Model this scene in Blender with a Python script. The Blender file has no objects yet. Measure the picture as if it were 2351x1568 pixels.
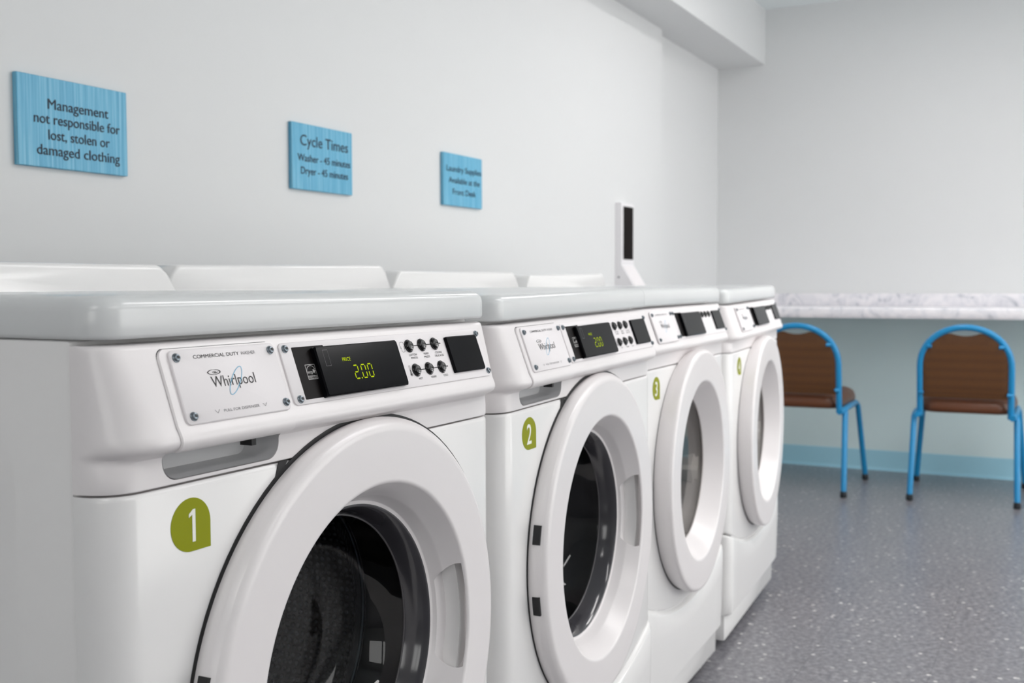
import bpy, bmesh, math, random
from mathutils import Vector, Matrix
random.seed(4)
S = bpy.context.scene
C = S.collection
PI = math.pi

# ------------------------------------------------------------------ camera
CAM = Vector((-0.52132, -0.71922, 1.00896))
YAW, PITCH, ROLL = 0.485342, -0.052864, -0.003358
fw = Vector((math.cos(YAW)*math.cos(PITCH), math.sin(YAW)*math.cos(PITCH), math.sin(PITCH)))
rt0 = Vector((math.sin(YAW), -math.cos(YAW), 0))
up0 = rt0.cross(fw)
rt = rt0*math.cos(ROLL) + up0*math.sin(ROLL)
up = -rt0*math.sin(ROLL) + up0*math.cos(ROLL)
cd = bpy.data.cameras.new('camera')
cam = bpy.data.objects.new('camera', cd)
C.objects.link(cam)
M = Matrix(((rt.x, up.x, -fw.x, CAM.x), (rt.y, up.y, -fw.y, CAM.y), (rt.z, up.z, -fw.z, CAM.z), (0, 0, 0, 1)))
cam.matrix_world = M
cd.sensor_width = 36.0
cd.lens = 2457.3/2351*36
cd.clip_start = 0.02
cd.dof.use_dof = True
cd.dof.focus_distance = 1.22
cd.dof.aperture_fstop = 8.0
S.camera = cam

# ------------------------------------------------------------------ world and exposure
w = bpy.data.worlds.new('World')
S.world = w
w.use_nodes = True
bg = w.node_tree.nodes['Background']
bg.inputs[0].default_value = (1.0, 0.978, 0.965, 1)
bg.inputs[1].default_value = 3.3
S.cycles.max_bounces = 16
S.cycles.diffuse_bounces = 10
S.view_settings.view_transform = 'Standard'
S.view_settings.look = 'None'
S.view_settings.gamma = 1
S.view_settings.use_curve_mapping = False
S.view_settings.exposure = 0.24
LAMP = (1.0, 0.975, 0.97)
LAMP_STRENGTH = 12.0

# ------------------------------------------------------------------ helpers
def lin(c):
    return tuple(((v/255)/12.92 if v/255 <= 0.04045 else ((v/255+0.055)/1.055)**2.4) for v in c)

def mat(name, col, rough=0.5, metal=0.0, spec=0.5, coat=0.0, srgb=True):
    m = bpy.data.materials.new(name)
    m.use_nodes = True
    b = m.node_tree.nodes['Principled BSDF']
    c = lin(col) if srgb else col
    b.inputs['Base Color'].default_value = (*c, 1)
    b.inputs['Roughness'].default_value = rough
    b.inputs['Metallic'].default_value = metal
    b.inputs['Specular IOR Level'].default_value = spec
    b.inputs['Coat Weight'].default_value = coat
    b.inputs['Coat Roughness'].default_value = 0.08
    return m

def nodes(m):
    return m.node_tree, m.node_tree.nodes, m.node_tree.links, m.node_tree.nodes['Principled BSDF']

def noise_bump(m, scale, strength, dist=0.001, detail=2):
    t, n, l, b = nodes(m)
    tc = n.new('ShaderNodeTexCoord')
    nz = n.new('ShaderNodeTexNoise')
    nz.inputs['Scale'].default_value = scale
    nz.inputs['Detail'].default_value = detail
    bp = n.new('ShaderNodeBump')
    bp.inputs['Strength'].default_value = strength
    bp.inputs['Distance'].default_value = dist
    l.new(tc.outputs['Object'], nz.inputs['Vector'])
    l.new(nz.outputs['Fac'], bp.inputs['Height'])
    l.new(bp.outputs['Normal'], b.inputs['Normal'])
    return m

def ramp(n, stops):
    r = n.new('ShaderNodeValToRGB')
    e = r.color_ramp.elements
    while len(e) < len(stops):
        e.new(0.5)
    for i, (p, c) in enumerate(stops):
        e[i].position = p
        e[i].color = (*c, 1)
    return r

MT = {}
MT['wall'] = noise_bump(mat('wall paint', (216, 217, 217), 0.62, spec=0.3), 180, 0.06, 0.0006)
MT['walllow'] = mat('pale teal lower wall', (208, 226, 227), 0.6, spec=0.3)  # far wall is toned pale teal below counter height
MT['ceiling'] = mat('ceiling paint', (226, 232, 233), 0.8)
MT['enamel'] = mat('white enamel', (231, 230, 229), 0.16, spec=0.5)
MT['lidpaint'] = mat('lid enamel', (213, 215, 215), 0.2, spec=0.5)
MT['plastic'] = mat('white plastic', (231, 227, 227), 0.30, spec=0.5)
MT['door'] = mat('white door plastic', (230, 226, 226), 0.27, spec=0.5)
MT['plate'] = mat('white overlay sheet', (232, 228, 229), 0.45, spec=0.3)
MT['recess_shade'] = mat('plastic with recess shade', (196, 196, 197), 0.45)  # greyer than the fascia to put shade into the drawer pocket
MT['dark'] = mat('dark gap', (22, 22, 24), 0.6)
MT['rubber'] = mat('black rubber', (16, 15, 16), 0.32)
MT['blackpad'] = mat('black display plastic', (11, 11, 14), 0.14, spec=0.09)
MT['blacklabel'] = mat('black label', (18, 15, 15), 0.45, spec=0.1)
MT['ink'] = mat('black ink', (20, 18, 20), 0.6)
MT['greyink'] = mat('grey ink', (120, 118, 120), 0.6)
MT['whiteink'] = mat('silver ink', (190, 188, 186), 0.6)
MT['blueink'] = mat('blue ink', (110, 180, 212), 0.6)
MT['screw'] = mat('zinc screw', (112, 120, 126), 0.32, metal=1.0)
MT['socket'] = mat('screw socket', (14, 16, 18), 0.5)
MT['button'] = mat('black button', (15, 14, 15), 0.2)
MT['green'] = mat('green sticker', (140, 146, 0), 0.5, spec=0.2)
MT['stickerwhite'] = mat('sticker white', (238, 238, 230), 0.5)
MT['frameblue'] = mat('blue metal paint', (20, 132, 186), 0.28, spec=0.5)
MT['glide'] = mat('black glide', (30, 34, 40), 0.4)
MT['glidemetal'] = mat('glide metal', (150, 160, 165), 0.3, metal=1.0)
MT['base'] = mat('blue grey vinyl base', (152, 200, 217), 0.45)
MT['signink'] = mat('sign lettering', (10, 34, 52), 0.6)
MT['device'] = mat('device plastic', (232, 230, 232), 0.4)
MT['screen'] = mat('dark screen', (20, 15, 13), 0.6, spec=0.08)
MT['foot'] = mat('foot', (60, 90, 105), 0.4)
MT['lampframe'] = mat('lamp frame', (235, 235, 235), 0.5)
MT['dryercup'] = mat('smoked dryer cup', (112, 106, 101), 0.35)
MT['dryerrib'] = mat('grey dryer rib', (150, 146, 142), 0.4)
MT['dryerdrum'] = mat('dryer drum', (176, 172, 166), 0.45)

def emis(name, col, s):
    m = bpy.data.materials.new(name)
    m.use_nodes = True
    t = m.node_tree
    t.nodes.clear()
    e = t.nodes.new('ShaderNodeEmission')
    o = t.nodes.new('ShaderNodeOutputMaterial')
    e.inputs[0].default_value = (*col, 1)
    e.inputs[1].default_value = s
    t.links.new(e.outputs[0], o.inputs[0])
    return m
MT['lamp'] = emis('lamp diffuser', LAMP, LAMP_STRENGTH)
MT['led'] = emis('display digits', lin((176, 196, 24)), 1.0)

def glass_mat(name, tint, rough=0.02, ior=1.5):
    m = bpy.data.materials.new(name)
    m.use_nodes = True
    t = m.node_tree
    t.nodes.clear()
    lw = t.nodes.new('ShaderNodeLayerWeight')
    lw.inputs['Blend'].default_value = 0.5
    pw = t.nodes.new('ShaderNodeMath'); pw.operation = 'POWER'; pw.inputs[1].default_value = 5.0
    fr = t.nodes.new('ShaderNodeMath'); fr.operation = 'MULTIPLY_ADD'; fr.inputs[1].default_value = 0.95; fr.inputs[2].default_value = 0.035
    t.links.new(lw.outputs['Facing'], pw.inputs[0]); t.links.new(pw.outputs[0], fr.inputs[0])
    tr = t.nodes.new('ShaderNodeBsdfTransparent')
    tr.inputs[0].default_value = (*tint, 1)
    gl = t.nodes.new('ShaderNodeBsdfGlossy')
    gl.inputs['Roughness'].default_value = rough
    mx = t.nodes.new('ShaderNodeMixShader')
    o = t.nodes.new('ShaderNodeOutputMaterial')
    t.links.new(fr.outputs[0], mx.inputs[0])
    t.links.new(tr.outputs[0], mx.inputs[1])
    t.links.new(gl.outputs[0], mx.inputs[2])
    t.links.new(mx.outputs[0], o.inputs[0])
    return m
MT['glass'] = glass_mat('tinted door glass', (0.50, 0.52, 0.55))
MT['rimglass'] = mat('glass rim with grey reflection', (58, 57, 61), 0.12, spec=0.6)  # opaque grey stands in for reflections in the thick clear glass
MT['bead'] = mat('glass edge', (84, 82, 84), 0.25)
MT['clearglass'] = glass_mat('window glass', (0.98, 0.99, 0.99))
MT['dryerglass'] = glass_mat('dryer door glass', (0.72, 0.70, 0.68))

# drum steel with dimples
m = mat('drum steel', (92, 98, 104), 0.30, metal=0.6)
t, n, l, b = nodes(m)
tc = n.new('ShaderNodeTexCoord')
sx = n.new('ShaderNodeSeparateXYZ')
l.new(tc.outputs['Object'], sx.inputs[0])
def mth(op, a, b_):
    q = n.new('ShaderNodeMath'); q.operation = op
    for i_, v_ in enumerate((a, b_)):
        if isinstance(v_, (int, float)): q.inputs[i_].default_value = v_
        else: l.new(v_, q.inputs[i_])
    return q.outputs[0]
ang = mth('ARCTAN2', mth('SUBTRACT', sx.outputs[2], 0.570), mth('SUBTRACT', sx.outputs[0], 0.041))
cb = n.new('ShaderNodeCombineXYZ')
l.new(mth('MULTIPLY', ang, 0.252), cb.inputs[0])
l.new(sx.outputs[1], cb.inputs[1])
vo = n.new('ShaderNodeTexVoronoi')
vo.voronoi_dimensions = '2D'
vo.inputs['Scale'].default_value = 95
vo.inputs['Randomness'].default_value = 0.2
rp = ramp(n, [(0.15, (1, 1, 1)), (0.42, (0, 0, 0))])
bp = n.new('ShaderNodeBump')
bp.inputs['Strength'].default_value = 1.0
bp.inputs['Distance'].default_value = 0.004
l.new(cb.outputs[0], vo.inputs['Vector'])
l.new(vo.outputs['Distance'], rp.inputs[0])
l.new(rp.outputs[0], bp.inputs['Height'])
l.new(bp.outputs['Normal'], b.inputs['Normal'])
mxc = n.new('ShaderNodeMixRGB')
mxc.inputs[1].default_value = (*lin((74, 79, 85)), 1)
mxc.inputs[2].default_value = (*lin((170, 178, 186)), 1)
l.new(rp.outputs[0], mxc.inputs[0])
l.new(mxc.outputs[0], b.inputs['Base Color'])
MT['drum'] = m

# floor: speckled vinyl composition tile
m = mat('floor tile', (128, 128, 132), 0.3, spec=0.5)
t, n, l, b = nodes(m)
tc = n.new('ShaderNodeTexCoord')
mp = n.new('ShaderNodeMapping')
mp.inputs['Location'].default_value = (0.12, 0.10, 0)
l.new(tc.outputs['Object'], mp.inputs['Vector'])
nz = n.new('ShaderNodeTexNoise')
nz.inputs['Scale'].default_value = 60
nz.inputs['Detail'].default_value = 5
nz.inputs['Roughness'].default_value = 0.62
l.new(mp.outputs[0], nz.inputs['Vector'])
r1 = ramp(n, [(0.34, lin((96, 96, 102))), (0.5, lin((120, 119, 123))), (0.66, lin((144, 143, 147)))])
l.new(nz.outputs['Fac'], r1.inputs[0])
vo = n.new('ShaderNodeTexVoronoi')
vo.inputs['Scale'].default_value = 50
vo.inputs['Randomness'].default_value = 1
l.new(mp.outputs[0], vo.inputs['Vector'])
sep = n.new('ShaderNodeSeparateColor')
l.new(vo.outputs['Color'], sep.inputs[0])
lt = n.new('ShaderNodeMath'); lt.operation = 'LESS_THAN'
lt.inputs[1].default_value = 0.30
l.new(vo.outputs['Distance'], lt.inputs[0])
gt = n.new('ShaderNodeMath'); gt.operation = 'GREATER_THAN'
gt.inputs[1].default_value = 0.80
l.new(sep.outputs[0], gt.inputs[0])
ml = n.new('ShaderNodeMath'); ml.operation = 'MULTIPLY'
l.new(lt.outputs[0], ml.inputs[0]); l.new(gt.outputs[0], ml.inputs[1])
ml2 = n.new('ShaderNodeMath'); ml2.operation = 'MULTIPLY'
l.new(ml.outputs[0], ml2.inputs[0]); l.new(sep.outputs[1], ml2.inputs[1])
mx = n.new('ShaderNodeMixRGB')
mx.inputs[2].default_value = (*lin((214, 212, 210)), 1)
l.new(ml2.outputs[0], mx.inputs[0]); l.new(r1.outputs[0], mx.inputs[1])
br = n.new('ShaderNodeTexBrick')
br.offset = 0.0
br.inputs['Scale'].default_value = 1.0
br.inputs['Brick Width'].default_value = 0.305
br.inputs['Row Height'].default_value = 0.305
br.inputs['Mortar Size'].default_value = 0.0012
br.inputs['Color1'].default_value = (0.96, 0.96, 0.97, 1)
br.inputs['Color2'].default_value = (1.05, 1.04, 1.04, 1)
br.inputs['Mortar'].default_value = (0.72, 0.72, 0.73, 1)
l.new(mp.outputs[0], br.inputs['Vector'])
m2 = n.new('ShaderNodeMixRGB'); m2.blend_type = 'MULTIPLY'; m2.inputs[0].default_value = 1
l.new(mx.outputs[0], m2.inputs[1]); l.new(br.outputs['Color'], m2.inputs[2])
l.new(m2.outputs[0], b.inputs['Base Color'])
MT['floor'] = m

# marbled laminate
m = mat('marbled laminate', (225, 223, 227), 0.35)
t, n, l, b = nodes(m)
tc = n.new('ShaderNodeTexCoord')
nz = n.new('ShaderNodeTexNoise')
nz.inputs['Scale'].default_value = 13
nz.inputs['Detail'].default_value = 7
nz.inputs['Roughness'].default_value = 0.62
nz.inputs['Distortion'].default_value = 1.3
l.new(tc.outputs['Object'], nz.inputs['Vector'])
r1 = ramp(n, [(0.33, lin((178, 180, 187))), (0.43, lin((221, 220, 225))), (0.6, lin((236, 233, 236)))])
l.new(nz.outputs['Fac'], r1.inputs[0])
l.new(r1.outputs[0], b.inputs['Base Color'])
MT['laminate'] = m

# blue woodgrain sign board: vertical streaks
m = mat('blue woodgrain board', (96, 168, 205), 0.45)
t, n, l, b = nodes(m)
tc = n.new('ShaderNodeTexCoord')
mp = n.new('ShaderNodeMapping')
mp.inputs['Scale'].default_value = (1.0, 1.0, 0.018)
l.new(tc.outputs['Object'], mp.inputs['Vector'])
nz = n.new('ShaderNodeTexNoise')
nz.inputs['Scale'].default_value = 170
nz.inputs['Detail'].default_value = 4
nz.inputs['Roughness'].default_value = 0.6
l.new(mp.outputs[0], nz.inputs['Vector'])
r1 = ramp(n, [(0.30, lin((68, 146, 184))), (0.5, lin((96, 171, 203))), (0.70, lin((134, 193, 216)))])
l.new(nz.outputs['Fac'], r1.inputs[0])
l.new(r1.outputs[0], b.inputs['Base Color'])
MT['sign'] = m

# brown woven vinyl
m = mat('brown woven vinyl', (92, 56, 28), 0.5)
t, n, l, b = nodes(m)
tc = n.new('ShaderNodeTexCoord')
ck = n.new('ShaderNodeTexVoronoi')
ck.inputs['Scale'].default_value = 150
ck.inputs['Randomness'].default_value = 0.15
l.new(tc.outputs['Object'], ck.inputs['Vector'])
r1 = ramp(n, [(0.1, lin((106, 66, 26))), (0.6, lin((80, 47, 17)))])
l.new(ck.outputs['Distance'], r1.inputs[0])
l.new(r1.outputs[0], b.inputs['Base Color'])
bp = n.new('ShaderNodeBump')
bp.inputs['Strength'].default_value = 0.4
bp.inputs['Distance'].default_value = 0.001
l.new(ck.outputs['Distance'], bp.inputs['Height'])
l.new(bp.outputs['Normal'], b.inputs['Normal'])
MT['brown'] = m
MT['brownseat'] = mat('brown vinyl', (92, 50, 24), 0.36)

# ---- mesh making
def finish(bm, smooth=40):
    bmesh.ops.recalc_face_normals(bm, faces=bm.faces)
    me = bpy.data.meshes.new('mesh')
    bm.to_mesh(me)
    bm.free()
    if smooth:
        for p in me.polygons:
            p.use_smooth = True
        try:
            me.set_sharp_from_angle(angle=math.radians(smooth))
        except Exception:
            pass
    return me

def link(name, me, material=None, parent=None, loc=(0, 0, 0)):
    if material is not None and len(me.materials) == 0:
        me.materials.append(MT[material] if isinstance(material, str) else material)
    o = bpy.data.objects.new(name, me)
    C.objects.link(o)
    o.location = loc
    if parent:
        o.parent = parent
    return o

def tag(o, label=None, cat=None, group=None, kind=None):
    if label: o['label'] = label
    if cat: o['category'] = cat
    if group: o['group'] = group
    if kind: o['kind'] = kind
    return o

def empty(name, loc, rot=(0, 0, 0)):
    o = bpy.data.objects.new(name, None)
    o.empty_display_size = 0.1
    C.objects.link(o)
    o.location = loc
    o.rotation_euler = rot
    return o

def add_box(bm, x0, x1, y0, y1, z0, z1, bev=0.0, seg=2):
    g = bmesh.ops.create_cube(bm, size=1)
    vs = g['verts']
    for v in vs:
        v.co = Vector(((x0+x1)/2+v.co.x*(x1-x0), (y0+y1)/2+v.co.y*(y1-y0), (z0+z1)/2+v.co.z*(z1-z0)))
    if bev:
        es = list({e for v in vs for e in v.link_edges})
        bmesh.ops.bevel(bm, geom=es, offset=bev, segments=seg, profile=0.5, affect='EDGES')

def box_me(*a, bev=0.0, seg=2):
    bm = bmesh.new()
    add_box(bm, *a, bev=bev, seg=seg)
    return finish(bm)

def loft(bm, rings, closed=True, cap=True):
    """rings: list of lists of points (same length)"""
    vs = [[bm.verts.new(p) for p in r] for r in rings]
    n = len(rings[0])
    for a, b_ in zip(vs, vs[1:]):
        for i in range(n if closed else n-1):
            j = (i+1) % n
            bm.faces.new((a[i], a[j], b_[j], b_[i]))
    if cap:
        bm.faces.new(vs[0])
        bm.faces.new(list(reversed(vs[-1])))
    return vs

def revolve(bm, prof, cx, cz, seg=96, closed=False, a0=0.0, a1=2*PI):
    """prof: (radius, y) points about the y axis through (cx, cz)"""
    full = abs(a1-a0-2*PI) < 1e-6
    na = seg if full else seg+1
    rings = []
    for k in range(na):
        a = a0+(a1-a0)*k/seg
        rings.append([bm.verts.new((cx+r*math.cos(a), y, cz+r*math.sin(a))) for r, y in prof])
    m_ = len(prof)
    for k in range(seg if full else seg):
        A, B = rings[k], rings[(k+1) % na]
        for i in range(m_ if closed else m_-1):
            j = (i+1) % m_
            try:
                bm.faces.new((A[i], B[i], B[j], A[j]))
            except ValueError:
                pass
    if not full and closed:
        bm.faces.new(rings[0]); bm.faces.new(list(reversed(rings[-1])))
    bmesh.ops.remove_doubles(bm, verts=bm.verts, dist=1e-6)

def add_tube(bm, pts, r, seg=12, cap=True):
    pts = [Vector(p) for p in pts]
    rings = []
    prev = None
    for i, p in enumerate(pts):
        if i == 0: d = pts[1]-pts[0]
        elif i == len(pts)-1: d = pts[-1]-pts[-2]
        else: d = (pts[i+1]-p).normalized()+(p-pts[i-1]).normalized()
        d.normalize()
        if prev is None:
            a = Vector((0, 0, 1)) if abs(d.z) < 0.9 else Vector((1, 0, 0))
            u = d.cross(a).normalized()
        else:
            u = (prev-d*prev.dot(d)).normalized()
        prev = u
        v = d.cross(u)
        rr = r[i] if isinstance(r, (list, tuple)) else r
        rings.append([p+(u*math.cos(2*PI*k/seg)+v*math.sin(2*PI*k/seg))*rr for k in range(seg)])
    loft(bm, rings, True, cap)

def rrect(x0, x1, z0, z1, r, n=6):
    """rounded rectangle outline, r is one radius or (bl, br, tr, tl)"""
    if not isinstance(r, (tuple, list)): r = (r,)*4
    out = []
    for (cx, cz, a, rr) in ((x0+r[0], z0+r[0], PI, r[0]), (x1-r[1], z0+r[1], 1.5*PI, r[1]), (x1-r[2], z1-r[2], 0, r[2]), (x0+r[3], z1-r[3], 0.5*PI, r[3])):
        for k in range(n+1):
            t_ = a+0.5*PI*k/n
            out.append((cx+rr*math.cos(t_), cz+rr*math.sin(t_)))
    return out

def boolean(me, cut, op='DIFFERENCE'):
    a = bpy.data.objects.new('a', me); b_ = bpy.data.objects.new('b', cut)
    C.objects.link(a); C.objects.link(b_)
    md = a.modifiers.new('b', 'BOOLEAN')
    md.operation = op; md.object = b_; md.solver = 'EXACT'
    bpy.context.view_layer.update()
    dg = bpy.context.evaluated_depsgraph_get()
    res = bpy.data.meshes.new_from_object(a.evaluated_get(dg))
    bpy.data.objects.remove(a); bpy.data.objects.remove(b_)
    for p in res.polygons: p.use_smooth = True
    res.set_sharp_from_angle(angle=math.radians(35))
    return res

# ---- planes to print things on: (u, w) -> 3d
PAN_O = Vector((0, 0.0061, 0.9423))
PAN_D = Vector((0, -0.34041, -0.94028))
PAN_N = Vector((0, -0.94028, 0.34041))
def panel(u, v, off=0.0):           # v runs down the sloping fascia
    return Vector((u, 0, 0))+PAN_O+PAN_D*v+PAN_N*off
def front(u, z, off=0.0):
    return Vector((u, -off, z))

def prism(bm, outline, pl, o0, o1):
    a = [pl(u, v, o0) for u, v in outline]
    b_ = [pl(u, v, o1) for u, v in outline]
    loft(bm, [a, b_])

def prism_bev(bm, outline, pl, o0, o1, bev):
    """prism with a chamfered front rim"""
    cu = sum(p[0] for p in outline)/len(outline); cv = sum(p[1] for p in outline)/len(outline)
    hu = max(abs(p[0]-cu) for p in outline); hv = max(abs(p[1]-cv) for p in outline)
    ins = [(cu+(u-cu)*(1-bev/hu), cv+(v-cv)*(1-bev/hv)) for u, v in outline]
    loft(bm, [[pl(u, v, o0) for u, v in outline], [pl(u, v, o1-bev) for u, v in outline], [pl(u, v, o1) for u, v in ins]])

def strip(bm, pts, wd, pl, off, closed=False):
    """flat ribbon along 2-D points"""
    P = [Vector((p[0], p[1])) for p in pts]
    n_ = len(P)
    L, R_ = [], []
    for i, p in enumerate(P):
        if closed: d = P[(i+1) % n_]-P[i-1]
        else: d = P[min(i+1, n_-1)]-P[max(i-1, 0)]
        d.normalize()
        q = Vector((-d.y, d.x))*wd/2
        L.append(bm.verts.new(pl(p.x+q.x, p.y+q.y, off))); R_.append(bm.verts.new(pl(p.x-q.x, p.y-q.y, off)))
    for i in range(n_ if closed else n_-1):
        j = (i+1) % n_
        bm.faces.new((L[i], L[j], R_[j], R_[i]))

def fill(bm, outline, pl, off):
    vs = [bm.verts.new(pl(u, v, off)) for u, v in outline]
    f = bm.faces.new(vs)
    bmesh.ops.triangulate(bm, faces=[f])

_cap = {}
def text_mesh(s, bold=0.0):
    cu = bpy.data.curves.new('t', 'FONT')
    cu.body = s
    cu.size = 1
    cu.offset = bold
    cu.resolution_u = 4
    o = bpy.data.objects.new('t', cu)
    C.objects.link(o)
    bpy.context.view_layer.update()
    dg = bpy.context.evaluated_depsgraph_get()
    me = bpy.data.meshes.new_from_object(o.evaluated_get(dg))
    bpy.data.objects.remove(o)
    return me
def cap_height():
    if 'h' not in _cap:
        me = text_mesh('H')
        _cap['h'] = max(v.co.y for v in me.vertices)
    return _cap['h']
def add_text(bm, s, u0, u1, base, cap, pl, off, bold=0.0, down=True):
    """text stretched to u0..u1, baseline at base, capital height cap; down: v axis runs down"""
    me = text_mesh(s, bold)
    xs = [v.co.x for v in me.vertices]
    x0, x1 = min(xs), max(xs)
    k = cap/cap_height()
    sg = -1 if down else 1
    vs = [bm.verts.new(pl(u0+(v.co.x-x0)/(x1-x0)*(u1-u0), base+sg*v.co.y*k, off)) for v in me.vertices]
    for p in me.polygons:
        try: bm.faces.new([vs[i] for i in p.vertices])
        except ValueError: pass
    bpy.data.meshes.remove(me)

def flat(bm):
    me = bpy.data.meshes.new('mesh')
    bm.to_mesh(me); bm.free()
    return me

# ------------------------------------------------------------------ the room
WALL_Y, RECESS_Y, FAR_X = 1.07, 1.12, 5.50
CORNER_X = 4.430
CEIL = 2.535
ROOM_Y0, ROOM_X0 = -3.0, -3.2
def struct(name, me, m_):
    return tag(link(name, me, m_), kind='structure')
struct('floor', box_me(ROOM_X0, FAR_X, ROOM_Y0, RECESS_Y, -0.1, 0.0), 'floor')
struct('ceiling', box_me(ROOM_X0, FAR_X+0.12, ROOM_Y0, RECESS_Y+0.12, CEIL, CEIL+0.1), 'ceiling')
struct('wall_left', box_me(ROOM_X0, CORNER_X, WALL_Y, RECESS_Y+0.12, -0.1, CEIL), 'wall')
struct('wall_recess', box_me(CORNER_X, FAR_X+0.12, RECESS_Y, RECESS_Y+0.12, -0.1, CEIL), 'wall')
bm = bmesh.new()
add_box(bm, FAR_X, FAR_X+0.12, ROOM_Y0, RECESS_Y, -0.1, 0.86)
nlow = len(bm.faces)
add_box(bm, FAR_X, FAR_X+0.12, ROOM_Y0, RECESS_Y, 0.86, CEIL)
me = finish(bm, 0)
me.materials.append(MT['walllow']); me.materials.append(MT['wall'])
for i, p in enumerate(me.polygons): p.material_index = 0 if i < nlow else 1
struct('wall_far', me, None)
FILL_WINS = [(1.3, 3.2), (3.45, 5.35)]  # unseen windows added in the right wall to bring in fill light
WZ0, WZ1 = 0.25, 2.20
bm = bmesh.new()
add_box(bm, ROOM_X0, FAR_X+0.12, ROOM_Y0-0.12, ROOM_Y0, -0.1, WZ0)
add_box(bm, ROOM_X0, FAR_X+0.12, ROOM_Y0-0.12, ROOM_Y0, WZ1, CEIL)
xs_ = [ROOM_X0]+[v for q in FILL_WINS for v in q]+[FAR_X+0.12]
for a, b_ in zip(xs_[::2], xs_[1::2]):
    add_box(bm, a, b_, ROOM_Y0-0.12, ROOM_Y0, WZ0, WZ1)
struct('wall_right', finish(bm, 0), 'wall')
# the wall behind the camera gets a smaller unseen window, added for fill light
BW = (-1.9, -0.5, 0.7, 2.1)
bm = bmesh.new()
add_box(bm, ROOM_X0-0.12, ROOM_X0, ROOM_Y0-0.12, BW[0], -0.1, CEIL)
add_box(bm, ROOM_X0-0.12, ROOM_X0, BW[1], RECESS_Y+0.12, -0.1, CEIL)
add_box(bm, ROOM_X0-0.12, ROOM_X0, BW[0], BW[1], -0.1, BW[2])
add_box(bm, ROOM_X0-0.12, ROOM_X0, BW[0], BW[1], BW[3], CEIL)
struct('wall_back', finish(bm, 0), 'wall')
def window(name, loc, rz, hw, hz):
    wn = tag(empty(name, loc, (0, 0, rz)), kind='structure')
    bm = bmesh.new()
    for q in ((-hw, hw, 0, 0.05), (-hw, hw, hz-0.05, hz), (-hw, -hw+0.05, 0.05, hz-0.05), (hw-0.05, hw, 0.05, hz-0.05), (-0.025, 0.025, 0.05, hz-0.05)):
        add_box(bm, q[0], q[1], -0.03, 0.03, q[2], q[3])
    link('window_frame', finish(bm, 0), 'lampframe', wn)
    link('pane', box_me(-hw+0.05, hw-0.05, -0.004, 0.004, 0.05, hz-0.05), 'clearglass', wn)
for i, (a, b_) in enumerate(FILL_WINS):
    window('window_%d' % (i+1), ((a+b_)/2, ROOM_Y0-0.06, WZ0), 0, (b_-a)/2, WZ1-WZ0)
window('window_3', (ROOM_X0-0.06, (BW[0]+BW[1])/2, BW[2]), PI/2, (BW[1]-BW[0])/2, BW[3]-BW[2])
SOF_Y, SOF_Z = 0.852, 2.232
bm = bmesh.new()
add_box(bm, ROOM_X0, FAR_X, SOF_Y, RECESS_Y+0.02, SOF_Z, CEIL)
struct('trim_1', finish(bm), 'wall')
# coved vinyl baseboard on the far wall
bm = bmesh.new()
prof = [(FAR_X, 0.108), (FAR_X-0.003, 0.108), (FAR_X-0.004, 0.105), (FAR_X-0.004, 0.02), (FAR_X-0.007, 0.009), (FAR_X-0.016, 0.002), (FAR_X-0.018, 0.0), (FAR_X, 0.0)]
loft(bm, [[(x, ROOM_Y0, z) for x, z in prof], [(x, RECESS_Y, z) for x, z in prof]])
struct('baseboard_far', finish(bm, 50), 'base')

# ------------------------------------------------------------------ ceiling lights
lamp_frame = None
def make_lamp():
    root = empty('ceiling_light', (0, 0, 0))
    bm = bmesh.new()
    hx, hy = 0.60, 0.15
    for (x0, x1, y0, y1) in ((-hx, hx, -hy, -hy+0.025), (-hx, hx, hy-0.025, hy), (-hx, -hx+0.025, -hy+0.025, hy-0.025), (hx-0.025, hx, -hy+0.025, hy-0.025)):
        add_box(bm, x0, x1, y0, y1, -0.012, 0.0)
    link('frame', finish(bm, 0), 'lampframe', root)
    link('diffuser', box_me(-hx+0.025, hx-0.025, -hy+0.025, hy-0.025, -0.006, -0.002), 'lamp', root)
    return root
proto = make_lamp()
spots = [(3.8, -0.06, 'beside the soffit at the far end'), (3.7, -2.1, 'added to brighten the far wall'), (3.3, -1.2, 'added in front of the chairs as fill light'), (2.0, -0.95, 'in the middle of the aisle'), (-1.7, -0.9, 'behind the camera'),  # panels at the far window and before the chairs are added as fill
         (0.4, -2.2, 'on the right side near the camera'), (2.8, -2.0, 'on the right side near the chairs')]
for i, (x, y, where) in enumerate(spots):
    if i == 0: o = proto
    else:
        o = proto.copy(); C.objects.link(o)
        for ch in list(proto.children):
            c2 = ch.copy(); C.objects.link(c2); c2.parent = o
    o.location = (x, y, CEIL)
    tag(o, 'white framed ceiling light panel ' + where, 'ceiling light', 'ceiling light panels')

# ------------------------------------------------------------------ laundry machines
OX = 0.42
XL, XR = 0.112, 0.790
DCX, DCZ = 0.481, 0.570
DOOR_TILT = 0.035
MESH = {}
def cached(key, fn):
    if key not in MESH:
        me = fn()
        me.transform(Matrix.Translation((-OX, 0, 0)))
        MESH[key] = me
    return MESH[key]
def part(name, key, fn, m_, parent):
    return link(name, cached(key, fn), m_, parent)

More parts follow.
